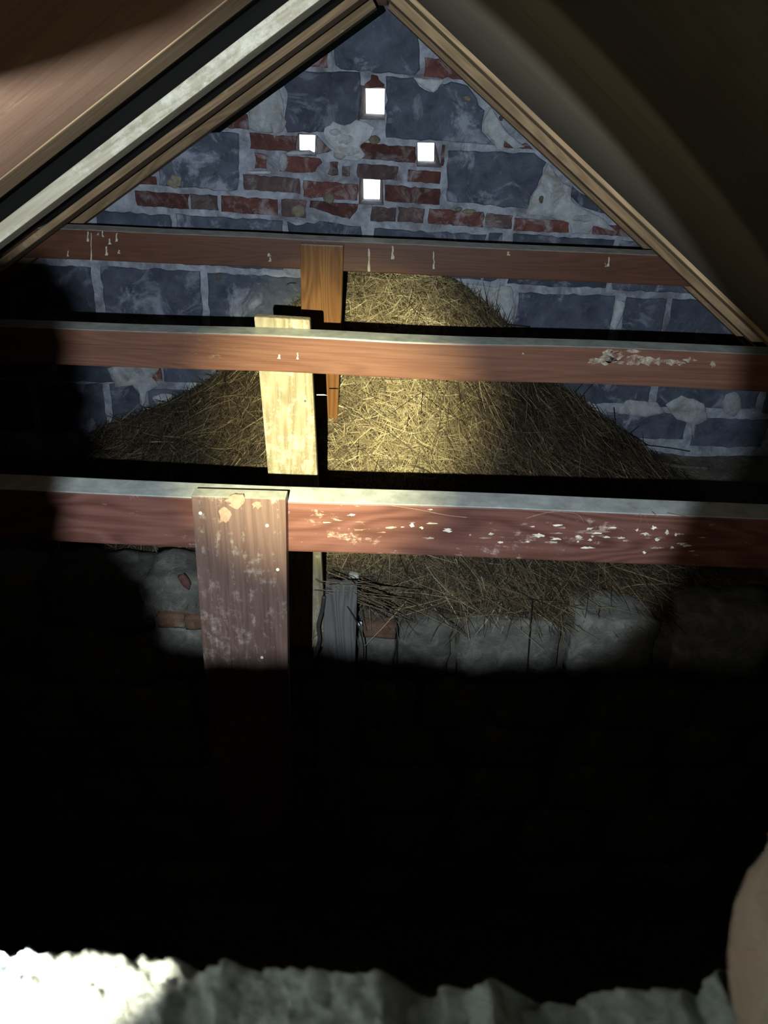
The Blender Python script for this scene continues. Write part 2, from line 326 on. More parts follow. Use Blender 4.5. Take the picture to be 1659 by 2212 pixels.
# irregular smears of lime mortar, lichen and stains
random.seed(11)
def blob(cx, cy, rx, ry, n=14, j=0.28):
    ph = random.random() * 9
    return [(cx + rx * math.cos(2 * math.pi * i / n) * (1 + j * noise.noise(Vector((i * 0.9, ph, 0)))), cy + ry * math.sin(2 * math.pi * i / n) * (1 + j * noise.noise(Vector((i * 0.9, ph, 5))))) for i in range(n)]
for px in [[(537, 232), (570, 205), (600, 185), (612, 215), (614, 240), (618, 262), (612, 284), (598, 288), (594, 302), (590, 288), (560, 286), (540, 278)],
           [(700, 275), (720, 262), (745, 270), (770, 258), (790, 262), (810, 275), (800, 300), (775, 315), (790, 335), (775, 350), (740, 345), (720, 340), (722, 322), (700, 300)],
           [(893, 168), (960, 172), (950, 184), (935, 200), (915, 190)],
           [(1060, 230), (1100, 290), (1135, 318), (1112, 322), (1090, 306), (1085, 326), (1072, 322), (1065, 305), (1044, 285), (1046, 250)],
           [(1182, 352), (1215, 395), (1232, 402), (1232, 425), (1255, 448), (1300, 470), (1330, 500), (1300, 492), (1280, 486), (1272, 505), (1235, 505), (1228, 480), (1180, 468), (1135, 462), (1146, 430), (1165, 395)],
           [(1010, 612), (1060, 618), (1105, 618), (1112, 660), (1108, 712), (1070, 705), (1040, 670)],
           [(1331, 645), (1350, 650), (1345, 680), (1325, 720), (1318, 700)],
           [(232, 795), (262, 785), (300, 780), (345, 795), (330, 815), (345, 832), (318, 845), (310, 880), (303, 850), (285, 832), (250, 835)],
           [(1435, 872), (1470, 852), (1520, 870), (1528, 905), (1502, 918), (1498, 948), (1490, 915), (1460, 905)],
           [(1350, 862), (1420, 868), (1435, 890), (1395, 900), (1330, 892)], blob(648, 330, 30, 6), blob(560, 372, 26, 5)]:
    piece('mortar_patch', px, M['patch'], 0.0095, 0.004, 0.004, 0.02, 0.004)
for c_ in [(745, 300, 22, 14), (755, 325, 24, 12), (725, 285, 14, 9), (590, 255, 20, 16), (565, 265, 15, 11), (735, 335, 14, 8), (612, 350, 10, 22), (1255, 470, 26, 10), (355, 860, 24, 12), (1580, 870, 22, 26)]:
    piece('mortar_patch', blob(*c_), M['patch'], 0.012, 0.003, 0.003, 0.015, 0.006)
for c_ in [(711, 428, 12, 12), (1012, 456, 14, 5), (990, 451, 8, 4), (1076, 478, 8, 4), (645, 455, 14, 14), (378, 392, 16, 14), (1008, 212, 9, 7), (808, 302, 14, 9)]:
    piece('lichen_spot', blob(*c_), M['lichen'], 0.0105, 0.002, 0.002, 0.012, 0.002)
for c_ in [(1168, 430, 6, 9), (1082, 255, 3, 6), (473, 596, 6, 7), (1490, 882, 16, 8)]:
    piece('dark_stain', blob(*c_), M['soot'], 0.0115, 0.002, 0.002, 0.012, 0.001)
# ------------------------------------------------------------------ ROOF
def roof_frame(p1, p2, Yp):
    a, b = hit(*p1, Yp), hit(*p2, Yp); d = (b - a); d.y = 0; d.normalize(); return a, d
LA, LD = roof_frame((200, 468), (482, 260), 2.80)        # left underside line
RA, RD = roof_frame((1069, 240), (1394, 545), 2.98)      # right underside line
def outn(d):                                             # outward (upward) normal of a slope
    n = Vector((-d.z, 0, d.x)); return n if n.z > 0 else -n
LN, RN = outn(LD), outn(RD)
det = LD.x * (-RD.z) - (-RD.x) * LD.z                    # ridge where the two lines meet
rx, rz = RA.x - LA.x, RA.z - LA.z
tL = (rx * (-RD.z) - (-RD.x) * rz) / det
RIDGE = Vector((LA.x + LD.x * tL, 0, LA.z + LD.z * tL))
print('ridge', RIDGE, 'pitch L', math.degrees(math.atan2(abs(LD.z), abs(LD.x))), 'R', math.degrees(math.atan2(abs(RD.z), abs(RD.x))))
LDn = LD if LD.z < 0 else -LD; RDn = RD if RD.z < 0 else -RD   # pointing down the slope
def slope_box(name, side, s0, s1, y0, y1, n0, n1, material, parent=None, bev=0.003):
    d, n = (LDn, LN) if side == 'L' else (RDn, RN)
    g = lambda s, y, k: Vector((RIDGE.x, y, RIDGE.z)) + d * s + n * k
    a = [g(s0, y0, n0), g(s1, y0, n0), g(s1, y0, n1), g(s0, y0, n1)]; b = [g(s0, y1, n0), g(s1, y1, n0), g(s1, y1, n1), g(s0, y1, n1)]
    # straight box in its own frame so the grain runs along the timber
    c = g((s0 + s1) / 2, (y0 + y1) / 2, (n0 + n1) / 2)
    mtx = Matrix((( d.x, 0, n.x), (d.y, 1, n.y), (d.z, 0, n.z))); inv = mtx.inverted()
    la = [inv @ (p - c) for p in a]; lb = [inv @ (p - c) for p in b]
    ob = hexa(name, la, lb, material, None, bev)
    ob.location = c; ob.rotation_euler = mtx.to_euler(); return ob
HT = 0.052
for side in 'LR':
    sd = 'left' if side == 'L' else 'right'
    t = slope_box('ceiling', side, -0.02, 4.2, -1.75, 3.3, HT, HT + 0.02, M['felt'], bev=0)
    tag(t, 'dark roofing felt of the %s roof slope above the rafters' % sd, kind='structure')
    L_ = side == 'L'
    specs = [(2.80, 2.925, 'last thin brown rafter against the gable wall, %s slope', M['rafter'], 0.031),
             (2.21, 2.36, 'brown rafter second from the gable wall, %s slope', M['rafter'], 0.0185 if L_ else 0.031),
             (1.623, 1.739, 'limewashed pale rafter third from the gable wall, %s slope' if L_ else 'dull brown rafter third from the gable wall, %s slope', M['rafter_pale'] if L_ else M['rafter'], 0.0226),
             (1.088, 1.207, 'nearest rafter at the far edge of the lining board, %s slope', M['rafter'] if L_ else M['board_dark'], 0.05)]
    lb = slope_box('lining_board', side, 0.03, 3.1, 0.12, 1.086 if L_ else 1.45, 0.001 if L_ else -0.001, 0.050 if L_ else 0.018, M['board'] if L_ else M['board_dark'])
    tag(lb, 'tan lining board under the near rafters, lit at the lower left' if L_ else 'dark olive lining board filling the right side of the roof', 'lining board')
    for y0, y1, lab, mt, h in specs:
        r = slope_box('rafter', side, 0.02, 3.1 if y0 < 2.7 else 2.0, y0, y1, -0.006 if (L_ and 1.5 < y0 < 1.7) else 0.0, h, mt) if not (side == 'R' and y0 < 1.2) else slope_box('rafter', side, 0.02, 3.1, y0, y1, 0.0185, 0.05, mt)
        tag(r, lab % sd, 'rafter', 'rafters of the roof')
t = slope_box('wall_batten', 'L', 0.0, 3.0, 2.93, 2.965, -0.016, 0.03, M['tar'])  # added strip, painted black as the shade between last rafter and wall
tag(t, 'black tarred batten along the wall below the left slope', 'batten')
rb = hexa('ridge_board', [Vector((RIDGE.x - 0.016, 0.15, RIDGE.z + 0.0)), Vector((RIDGE.x + 0.016, 0.15, RIDGE.z + 0.0)), Vector((RIDGE.x + 0.016, 0.15, RIDGE.z + 0.06)), Vector((RIDGE.x - 0.016, 0.15, RIDGE.z + 0.06))],
          [Vector((RIDGE.x - 0.016, 2.93, RIDGE.z + 0.0)), Vector((RIDGE.x + 0.016, 2.93, RIDGE.z + 0.0)), Vector((RIDGE.x + 0.016, 2.93, RIDGE.z + 0.06)), Vector((RIDGE.x - 0.016, 2.93, RIDGE.z + 0.06))], M['board'])
tag(rb, 'brown ridge board running along the apex of the roof', 'ridge board')
# ------------------------------------------------------------------ floor and outer walls
def box(name, a, b, material, label=None, kind='structure'):
    a, b = Vector(a), Vector(b)
    f = [Vector((a.x, a.y, a.z)), Vector((b.x, a.y, a.z)), Vector((b.x, a.y, b.z)), Vector((a.x, a.y, b.z))]
    g = [Vector((p.x, b.y, p.z)) for p in f]; return tag(hexa(name, f, g, material, None, 0), label, kind=kind)
box('floor', (-3.4, -1.8, -0.1), (3.4, 3.4, 0.0), M['dirt'], 'dark dusty floor far below the tie beams')
box('wall_left', (-2.95, -1.8, 0), (-2.85, 3.4, 2.2), M['stone'], 'dark side wall under the left eaves')
box('wall_right', (2.85, -1.8, 0), (2.95, 3.4, 2.2), M['stone'], 'dark side wall under the right eaves')
box('wall_rear', (-3, -1.8, 0), (3, -1.7, 3.8), M['stone'], 'wall behind the camera')
# ------------------------------------------------------------------ TIE BEAMS
def zdepth(p, w_): return [q + Vector((0, w_, 0)) for q in p]
def beam(name, px, Y, w_, material, label, wob=0.004, seed=0):
    a = [hit(*p, Y) for p in px]; ob = hexa(name, a, zdepth(a, w_), material, None, 0.0035, sub=14, wob=wob, seed=seed)
    return tag(ob, label, 'beam', 'tie beams across the loft')
Y1, Y2, Y3 = 2.55, 1.78, 1.17
b1 = beam('tie_beam', [(-180, 481), (1640, 562), (1640, 627), (-180, 546)], Y1, 0.085, M['beam_brown'], 'farthest brown tie beam with white streaks, just before the gable wall', 0.003, 1)
b2 = beam('tie_beam', [(-330, 691), (1900, 775), (1900, 857), (-330, 768)], Y2, 0.062, M['beam_red'], 'middle red-brown tie beam crossing in front of the straw heap', 0.004, 2)
b3 = beam('tie_beam', [(-500, 1037), (2200, 1142), (2200, 1250), (-500, 1146)], Y3, 0.058, M['beam_plum'], 'nearest plum-red tie beam with grey dusty top and flecked knotty face', 0.003, 3)
def board(name, px, Y, th, material, label, cat='board', group=None, bev=0.003):
    a = [hit(*p, Y) for p in px]; return tag(hexa(name, a, zdepth(a, th), material, None, bev, base=False), label, cat, group)
p3 = board('hanging_board', [(413, 1072), (617, 1078), (627, 1800), (467, 1800)], 1.138, 0.03, M['plank_plum'], 'wide plum-red vertical board nailed to the front of the nearest beam', bev=0.002)
p2 = board('hanging_board', [(548, 684), (669, 691), (704, 1398), (612, 1398)], 1.845, 0.028, M['plank_pale'], 'pale cream sawn vertical board behind the middle beam', bev=0.005)
p1 = board('post', [(648, 527), (742, 531), (725, 1040), (657, 1040)], Y1 - 0.035, 0.033, M['orange'], 'orange varnished pine post fixed to the farthest beam, foot in the straw', 'post')
p4 = board('post', [(703, 1262), (772, 1266), (756, 1560), (752, 1950), (672, 1950), (690, 1560)][:0] or [(703, 1262), (772, 1266), (752, 1950), (670, 1950)], 1.845 - 0.04, 0.03, M['grey_post'], 'grey weathered post standing before the rubble ledge', 'post', bev=0.004)
# bolt head on the grey post and nail heads on boards
def disc(name, px, Y, r, material, parent, h=0.002):
    c = hit(*px, Y); pts = [c + Vector((math.cos(a) * r, 0, math.sin(a) * r)) for a in [2 * math.pi * k / 10 for k in range(10)]]
    return slab(name, pts, Vector((0, -1, 0)), h, material, parent, 0, 0.0006, 1, 0.001)
disc('bolt_head', (716, 1388), 1.805, 0.006, M['grey_post'], p4, 0.004)
for px in [(577, 1135), (600, 1230), (433, 1108), (566, 1420)]: disc('nail_head', px, 1.138, 0.003, M['steel'], p3)
for px in [(659, 866), (606, 772)][:1]: disc('nail_head', px, 1.845, 0.003, M['soot'], p2)
nl = tube('nail', [hit(684, 853, 1.86), hit(700, 853, 1.86), hit(707, 854, 1.86)], [0.0017, 0.0017, 0.0004], M['steel'], p2)
# dried droppings and paint on the beams
FN = Vector((0, -1, 0))
def streak(parent, x, y0, y1, w_, Y, name='dropping_streak', mt=None):
    n = 5; L = []; Rr = []
    for i in range(n + 1):
        t = i / n; ww = w_ * (0.5 + 0.7 * abs(noise.noise(Vector((x, i * 1.7, 0)))) + (0.5 if i >= n - 1 else 0)); yy = y0 + (y1 - y0) * t
        xx = x + noise.noise(Vector((x * 0.3, i * 0.8, 3))) * 3; L.append(hit(xx - ww, yy, Y)); Rr.append(hit(xx + ww, yy, Y))
    return slab(name, L + Rr[::-1], FN, 0.0012, mt or M['dropping'], parent, 0, 0.0005, 1, 0.004)
for x, a, b_, w_ in [(190, 500, 522, 2.2), (197, 503, 565, 1.2), (212, 503, 508, 2), (222, 498, 512, 1.5), (237, 515, 528, 2.4), (252, 503, 522, 2.2), (230, 532, 552, 2.5), (257, 540, 548, 2.5), (147, 541, 554, 1.6),
                     (581, 547, 554, 3.4), (584, 556, 565, 3.0), (680, 523, 531, 1.8), (797, 537, 587, 2.6), (848, 531, 560, 3.2), (937, 543, 581, 1.6), (1098, 543, 552, 3.4), (1315, 555, 576, 2.4), (1308, 568, 577, 1.2)]:
    streak(b1, x, a, b_, w_, Y1)
for x, a, b_, w_ in [(603, 766, 775, 3), (643, 762, 776, 2), (893, 743, 750, 5), (1130, 762, 765, 2)]: streak(b2, x, a, b_, w_, Y2)
def blobh(px, Y, parent, name, mt, th=0.0012): return slab(name, [hit(*p, Y) for p in px], FN, th, mt, parent, 0.0, 0.0004, 0.05, 0.004)
for c_ in [(1318, 768, 22, 12), (1300, 780, 30, 8), (1365, 778, 26, 10), (1410, 780, 30, 9), (1455, 782, 22, 7), (1345, 760, 30, 4), (1490, 778, 12, 5), (1540, 786, 6, 6)]:
    blobh(blob(*c_, n=18, j=1.1), Y2, b2, 'whitewash_smear', M['smear'], 0.0008)
for c_ in [(292, 1132, 8, 3), (320, 1134, 7, 3), (275, 1125, 14, 2), (345, 1137, 6, 2), (890, 1135, 6, 4), (912, 1140, 5, 3), (970, 1147, 10, 3), (1060, 1153, 6, 3), (1165, 1157, 14, 4), (1252, 1160, 8, 4), (1275, 1166, 5, 3),
           (1394, 1152, 9, 4), (1411, 1140, 6, 5), (1418, 1165, 6, 4), (1441, 1150, 5, 5), (1460, 1155, 4, 4), (1391, 1193, 4, 3.5), (1310, 1160, 9, 2), (930, 1100, 5, 2), (1140, 1170, 5, 2), (760, 1112, 10, 2.5), (700, 1128, 14, 2)]:
    blobh(blob(c_[0], c_[1], c_[2] * 0.8, c_[3] * 0.8, n=11, j=1.3), Y3, b3, 'pale_fleck', M['dropping'])
random.seed(21)
for k in range(80):
    x = random.choice([random.gauss(1380, 60), random.gauss(1240, 50), random.gauss(310, 60), random.uniform(640, 1500), random.gauss(740, 70)])
    if 405 < x < 625 or x < 180: continue
    yb = 1050 + (x) * 0.0385 + 62 + random.gauss(0, 14)
    blobh(blob(x, yb, random.uniform(3, 13), random.uniform(0.8, 2.6), n=9, j=1.4), Y3, b3, 'pale_fleck', random.choice([M['smear'], M['ringline'], M['dropping']]), 0.0008)
for c_ in [(510, 1082, 20, 14), (485, 1112, 13, 16), (555, 1090, 10, 8)]: blobh(blob(*c_, n=14, j=0.9), 1.138, p3, 'pale_fleck', M['ringline'], 0.0008)
# raised growth-ring lines on the nearest beam
for pts in [[(1135, 1120), (1190, 1106), (1245, 1110), (1262, 1130)], [(1368, 1116), (1385, 1112), (1378, 1138), (1366, 1145)], [(1392, 1112), (1398, 1128), (1408, 1145)],
            [(1408, 1106), (1430, 1122), (1450, 1138), (1470, 1144)], [(1440, 1108), (1500, 1118), (1545, 1124)], [(845, 1092), (900, 1100), (960, 1112), (1010, 1118)], [(1320, 1136), (1340, 1142), (1351, 1148)],
            [(190, 1082), (260, 1080), (320, 1085), (330, 1098)]]:
    tube('growth_ring', smooth_path([hit(*p, Y3 + 0.0003) for p in pts], 5), 0.0008, M['ringline'], b3, 5)
# ------------------------------------------------------------------ LEDGE, STONES
ZL = CAMZ - 1.50; YL = 1.93
ledge = box('ledge', (-2.85, YL + 0.02, 0.0), (2.85, 2.85, ZL - 0.015), M['dirt'], 'dusty rubble ledge at the foot of the gable wall')
# uneven dirt bed on the ledge
gx, gy = 120, 30; vs = []; fs = []
for j in range(gy + 1):
    for i in range(gx + 1):
        x = -2.84 + 5.68 * i / gx; y = YL - 0.01 + (3.1 - YL) * j / gy
        vs.append((x, y, ZL - 0.01 + 0.02 * noise.fractal(Vector((x * 5, y * 5, 0)), 1, 2, 4) + 0.05 * max(0, (y - 2.75)) / 0.3))
for j in range(gy):
    for i in range(gx): a = j * (gx + 1) + i; fs.append((a, a + 1, a + gx + 2, a + gx + 1))
link('dirt_bed', mesh('dirt_bed', vs, fs), M['dirt'], ledge, smooth=True)
def st_px(x0, x1, y0, y1, seed, mt=None, name='stone', amp=0.02, Y=YL, dep=0.16, boxy=0.8):
    a = hit(x0, y1, Y); b_ = hit(x1, y0, Y); top = min(b_.z, ZL - 0.004)
    return rock(name, (a.x, Y - 0.03, a.z), (b_.x, Y + dep, b_.z), mt or M['stone'], ledge, seed, amp, 5, boxy)
for k, (x0, x1, y0, y1) in enumerate([(855, 978, 1345, 1440), (978, 1215, 1338, 1455), (1215, 1425, 1330, 1450), (1430, 1700, 1330, 1460), (322, 432, 1245, 1328), (348, 470, 1345, 1440), (100, 320, 1250, 1350), (470, 700, 1330, 1440), (-150, 90, 1250, 1400), (100, 340, 1355, 1460), (772, 852, 1372, 1450)]):
    st_px(x0, x1, y0, y1, k)
for k, (x0, x1, y0, y1) in enumerate([(783, 856, 1341, 1366), (346, 402, 1321, 1344), (407, 470, 1324, 1346)]):
    st_px(x0, x1, y0, y1, 40 + k, M['ledge_brick'], 'brick', 0.006, YL - 0.02, 0.1, 0.9)
random.seed(5)
y = 1470; row = 0
while y < 1900:
    h_ = random.uniform(75, 110); x = -300 - row * 60
    while x < 1950:
        w_ = random.uniform(150, 260); st_px(x + 4, x + w_ - 4, y + 3, y + h_ - 4, 60 + int(x) % 37 + row, None, 'stone', 0.016); x += w_
    y += h_; row += 1
# ------------------------------------------------------------------ STRAW HEAP
sil = [(200, 935), (245, 905), (330, 880), (430, 838), (540, 775), (640, 660), (700, 610), (750, 592), (880, 590), (960, 610), (1030, 650), (1090, 700), (1150, 815), (1250, 870), (1330, 930), (1400, 975), (1480, 1010)]
sx = np.array([hitw(*p, off=0.03).x for p in sil]); sz = np.array([hitw(*p, off=0.03).z for p in sil])
def heap_z(X, Y):
    X = np.asarray(X, float); Y = np.asarray(Y, float)
    H = np.interp(X, sx, sz, left=ZL - 0.05, right=ZL - 0.05) - ZL
    s = np.clip((WALL_Y + X * math.tan(PSI) - Y) / 1.06, 0, 1)
    Hs = np.maximum(H, 0)
    z = ZL + Hs * (1 - s) ** 1.55 + 0.05 * np.clip((1 - np.abs(X - 0.05) / 1.05), 0, 1) ** 0.6 * np.clip((Y - 1.93) / 0.15, 0, 1)
    return z
n1, n2 = 150, 90; vs = []; fs = []
for j in range(n2 + 1):
    for i in range(n1 + 1):
        x = sx[0] - 0.1 + (sx[-1] - sx[0] + 0.2) * i / n1; yw = WALL_Y + x * math.tan(PSI); y = YL + 0.02 + (yw - 0.002 - YL - 0.02) * j / n2
        z = float(heap_z(x, y)) - 0.016; z += 0.012 * noise.fractal(Vector((x * 14, y * 14, 3)), 1, 2, 4)
        vs.append((x, y, z))
for j in range(n2):
    for i in range(n1): a = j * (n1 + 1) + i; fs.append((a, a + 1, a + n1 + 2, a + n1 + 1))
m_, nt, b = mat('packed_straw'); v = coords(nt, (1, 1, 1))
nn = ntex(nt, v, 60, 8, 0.75, 1.5); col = ramp(nt, nn, [(0.3, (0.045, 0.035, 0.022)), (0.7, (0.15, 0.125, 0.08))])
nt.links.new(col, b.inputs['Base Color']); b.inputs['Roughness'].default_value = 0.95; bump(nt, b, nn, 1.0, 0.02)
M['packed'] = m_
heap = bpy.data.objects.new('straw_heap', None); scene.collection.objects.link(heap); heap.location = (0.05, 2.45, ZL); heap.empty_display_size = 0.1
tag(heap, 'large conical heap of straw and twigs piled against the gable wall', 'straw heap')
link('heap_core', mesh('heap_core', vs, fs), M['packed'], heap, smooth=True)
# straw blades
m_, nt, b = mat('straw_blades'); at = N(nt, 'ShaderNodeAttribute', attribute_name='tone')
col = ramp(nt, at.outputs['Fac'], [(0.0, (0.014, 0.010, 0.007)), (0.25, (0.065, 0.045, 0.027)), (0.5, (0.17, 0.13, 0.07)), (0.75, (0.34, 0.27, 0.14)), (1.0, (0.62, 0.54, 0.34))])
nt.links.new(col, b.inputs['Base Color']); b.inputs['Roughness'].default_value = 0.65; M['blade'] = m_
def blades(name, n, X, Y, lmin, lmax, wmin, wmax, tone, lift, updown, parent, dirang=None, seg=3, curl=0.5, tang=0.25):
    X = X[:n]; Y = Y[:n]; Z = heap_z(X, Y); e = 0.01
    nx = -(heap_z(X + e, Y) - Z) / e; ny = -(heap_z(X, Y + e) - Z) / e
    nrm = np.stack([nx, ny, np.ones_like(nx)], 1); nrm = np.clip(nrm, -3, 3); nrm /= np.linalg.norm(nrm, axis=1)[:, None]
    r = rng.normal(size=(n, 3))
    if dirang is not None:
        r = r * 0.45 + dirang
    t = r - nrm * (r * nrm).sum(1)[:, None]; t /= np.linalg.norm(t, axis=1)[:, None]
    t = t + nrm * rng.normal(0, updown, n)[:, None]; t /= np.linalg.norm(t, axis=1)[:, None]
    bd = rng.normal(size=(n, 3)); bd -= nrm * (bd * nrm).sum(1)[:, None] * 0.6
    L = rng.uniform(lmin, lmax, n) ** 1.0; W = rng.uniform(wmin, wmax, n)
    c = np.stack([X, Y, Z], 1) + nrm * (rng.random(n) * lift)[:, None]
    side = np.cross(t, nrm + rng.normal(0, 0.5, (n, 3))); side /= np.linalg.norm(side, axis=1)[:, None]
    V = np.empty((n, (seg + 1) * 2, 3)); 
    for k in range(seg + 1):
        s = k / seg - 0.5; p = c + t * (L * s)[:, None] + bd * (L * curl * (s * s - 0.08) * 0.35)[:, None]
        wk = W * (1 - 0.6 * abs(2 * s) ** 2) / 2
        V[:, 2 * k] = p - side * wk[:, None]; V[:, 2 * k + 1] = p + side * wk[:, None]
    # keep in front of the gable wall
    lim = WALL_Y + V[..., 0] * math.tan(PSI) - 0.013; V[..., 1] = np.minimum(V[..., 1], lim)
    nv = (seg + 1) * 2; base = (np.arange(n) * nv)[:, None, None]
    q = np.array([[2 * k, 2 * k + 1, 2 * k + 3, 2 * k + 2] for k in range(seg)])[None]
    Fa = (base + q).reshape(-1, 4)
    me = bpy.data.meshes.new(name); me.vertices.add(n * nv); me.vertices.foreach_set('co', V.astype('f').ravel())
    me.loops.add(Fa.size); me.loops.foreach_set('vertex_index', Fa.astype('i').ravel())
    me.polygons.add(len(Fa)); me.polygons.foreach_set('loop_start', np.arange(0, Fa.size, 4, dtype='i')); me.polygons.foreach_set('loop_total', np.full(len(Fa), 4, 'i'))
    me.update(calc_edges=True); a_ = me.attributes.new('tone', 'FLOAT', 'POINT'); a_.data.foreach_set('value', np.repeat(tone[:n], nv).astype('f'))
    return link(name, me, M['blade'], parent, center=False) if parent is None else _lk(name, me, parent)
def _lk(name, me, parent):
    n = len(me.vertices); co = np.empty(n * 3, 'f'); me.vertices.foreach_get('co', co); co = co.reshape(-1, 3) - np.array(parent.location, 'f')
    me.vertices.foreach_set('co', co.ravel()); me.update(); ob = bpy.data.objects.new(name, me); scene.collection.objects.link(ob); me.materials.append(M['blade']); ob.parent = parent; return ob
def sample(n, f):
    X = rng.uniform(sx[0] - 0.02, sx[-1] + 0.02, n * 14); Y = rng.uniform(YL + 0.03, 3.04, n * 14)
    ok = (Y < WALL_Y + X * math.tan(PSI) - 0.03) & (heap_z(X, Y) > ZL + 0.004) & (rng.random(len(X)) < f(X, Y)); X, Y = X[ok], Y[ok]
    return X[:n], Y[:n]
def gold_hotspot(X, Y): return np.exp(-((X - 0.05) / 0.30) ** 2) * np.clip((Y - 2.0) / 0.3, 0.05, 1)  # yellower middle straw; the torch hotspot's brightness is also put into this tone
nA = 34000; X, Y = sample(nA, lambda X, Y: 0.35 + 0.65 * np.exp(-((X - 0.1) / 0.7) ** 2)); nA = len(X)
g = gold_hotspot(X, Y); tone = np.clip(rng.normal(0.20 + 0.46 * g, 0.18), 0, 1)
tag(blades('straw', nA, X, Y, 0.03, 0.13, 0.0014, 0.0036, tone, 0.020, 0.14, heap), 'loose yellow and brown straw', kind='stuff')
nB = 5200; X, Y = sample(nB, lambda X, Y: 0.15 + 0.85 * (X > 0.15) * np.exp(-((X - 0.55) / 0.35) ** 2) + 0.25 * (Y < 2.2)); nB = len(X)
dr = np.stack([0.55 * np.ones(nB), -0.6 * np.ones(nB), -0.8 * np.ones(nB)], 1); dr *= np.where(X > 0.15, 1.0, 0.1)[:, None]
tone = np.clip(rng.normal(0.27, 0.17, nB), 0, 0.8)
tag(blades('twig_litter', nB, X, Y, 0.08, 0.26, 0.0016, 0.0036, tone, 0.028, 0.17, heap, dr, 4, 0.5), 'dark brown twigs and stems', kind='stuff')
nC = 420; X = rng.uniform(-0.25, 0.62, nC); Y = YL - 0.02 + np.abs(rng.normal(0, 0.14, nC)); tone = np.clip(rng.normal(0.42, 0.2, nC), 0, 1)
tag(blades('long_straw', nC, X, Y, 0.10, 0.34, 0.0016, 0.0032, tone, 0.03, 0.10, heap, None, 4, 0.5), 'long loose straws spilling towards the ledge edge', kind='stuff')
# single twigs that can be picked out against the wall and on the slope
tw = [[(990, 672), (1040, 690), (1060, 696), (1145, 706)], [(1225, 870), (1250, 838), (1283, 802)], [(1238, 882), (1262, 850), (1282, 828)], [(1195, 842), (1202, 830), (1208, 822)], [(870, 640), (930, 632), (1005, 655), (1075, 690)],
      [(1330, 925), (1328, 900), (1326, 880)], [(1360, 960), (1400, 962), (1450, 968), (1490, 975)], [(905, 905), (925, 975), (935, 1005)], [(855, 870), (900, 890), (950, 905)], [(1345, 948), (1362, 935), (1380, 920)],
      [(430, 838), (455, 822), (470, 800)], [(640, 612), (628, 611), (620, 614)], [(1300, 905), (1340, 925), (1400, 962)], [(820, 670), (870, 690), (905, 712)]]
for k, pts in enumerate(tw):
    P3 = []
    for p in pts:
        r = ray(*p); lo, hi_ = 1.5, 3.2
        for _ in range(200):
            lo += 0.01; q = C + r * (lo / r.y)
            if q.z < float(heap_z(q.x, q.y)) + 0.006 or (WALL_Y + q.x * math.tan(PSI)) - q.y < 0.02: break
        P3.append(q - r * 0.006)
    tube('twig', smooth_path(P3, 4), [0.0024 if k not in (1, 2) else 0.002] * (len(P3) * 4 - 3), M['black_stem'], heap, 5)
random.seed(31)
for k in range(34):
    x0 = random.uniform(694, 775); y0 = random.uniform(1252, 1282); x1 = x0 + random.uniform(40, 190) * random.choice([1, 1, 1, -0.25]); y1 = y0 + (x1 - x0) * random.uniform(0.05, 0.5) + random.uniform(-12, 12)
    a_, b_ = hit(x0, y0, 1.80), hit(x1, y1, 1.80 + min(0.11, max(0, (x1 - 760) / 1000)))
    tube('straw_strand', smooth_path([a_, a_.lerp(b_, 0.5) + Vector((0, -0.004, random.uniform(-0.006, 0.012))), b_], 4), random.uniform(0.0008, 0.0016), random.choice([M['strand'], M['strand'], M['black_stem']]), heap, 5)
# thin dark stems hanging over the ledge edge
def stem(pts, Y, r, label, mt='black_stem', name='dark_root', cat='root'):
    pp = [hit(p[0], p[1], Y if len(p) < 3 else p[2]) for p in pts]; pp = smooth_path(pp, 6)
    return tag(tube(name, pp, r, M[mt], None, 6), label, cat, 'dark stems hanging over the ledge' if name == 'dark_root' else None)
stem([(728, 1268, 1.93), (745, 1300, 1.82), (772, 1348, 1.78), (785, 1395, 1.79), (784, 1450, 1.8), (778, 1520, 1.8)], 1.84, 0.0022, 'dark stem curving across the top of the grey post')
stem([(846, 1322, 1.93), (856, 1345, 1.885), (858, 1400, 1.885), (856, 1500, 1.885)], 1.88, 0.002, 'dark stem hanging right of the small ledge brick')
stem([(1150, 1300, 1.95), (1146, 1345, 1.875), (1142, 1400, 1.875), (1136, 1500, 1.875)], 1.88, 0.002, 'dark stem hanging over the big grey stone')
stem([(1100, 1215, 2.2), (1093, 1260, 2.08), (1088, 1300, 1.98)], 1.9, 0.0018, 'short dark stem lying on the bare ledge under the nearest beam')
stem([(1402, 1212, 2.2), (1390, 1260, 2.1), (1386, 1310, 1.98)], 1.9, 0.0018, 'rightmost dark stem on the bare dusty ledge')
stem([(700, 1288), (696, 1318), (688, 1352), (690, 1385), (680, 1420), (672, 1450)], 1.795, 0.0062, 'grey rubber cable bent down the edge of the grey post', 'rubber', 'cable', 'cable')
def onheap(px, py, up=0.008):
    r = ray(px, py); lo = 1.5
    while lo < 3.1:
        lo += 0.004; q = C + r * (lo / r.y)
        if q.z < float(heap_z(q.x, q.y)) + up: break
    return q
q = onheap(765, 1245, 0.034); tag(rock('pebble', q - Vector((0.016, 0.014, 0.013)), q + Vector((0.016, 0.014, 0.013)), M['pebble'], None, 3, 0.004, 3, 0.5), 'pale grey-green flat pebble lying on the straw right of the post', 'pebble')
q = hit(778, 1347, 1.88); tag(rock('paper_scrap', q - Vector((0.006, 0.003, 0.007)), q + Vector((0.006, 0.003, 0.007)), M['flake'], None, 9, 0.003, 2, 0.6), 'tiny blue-white scrap beside the ledge brick', 'scrap')
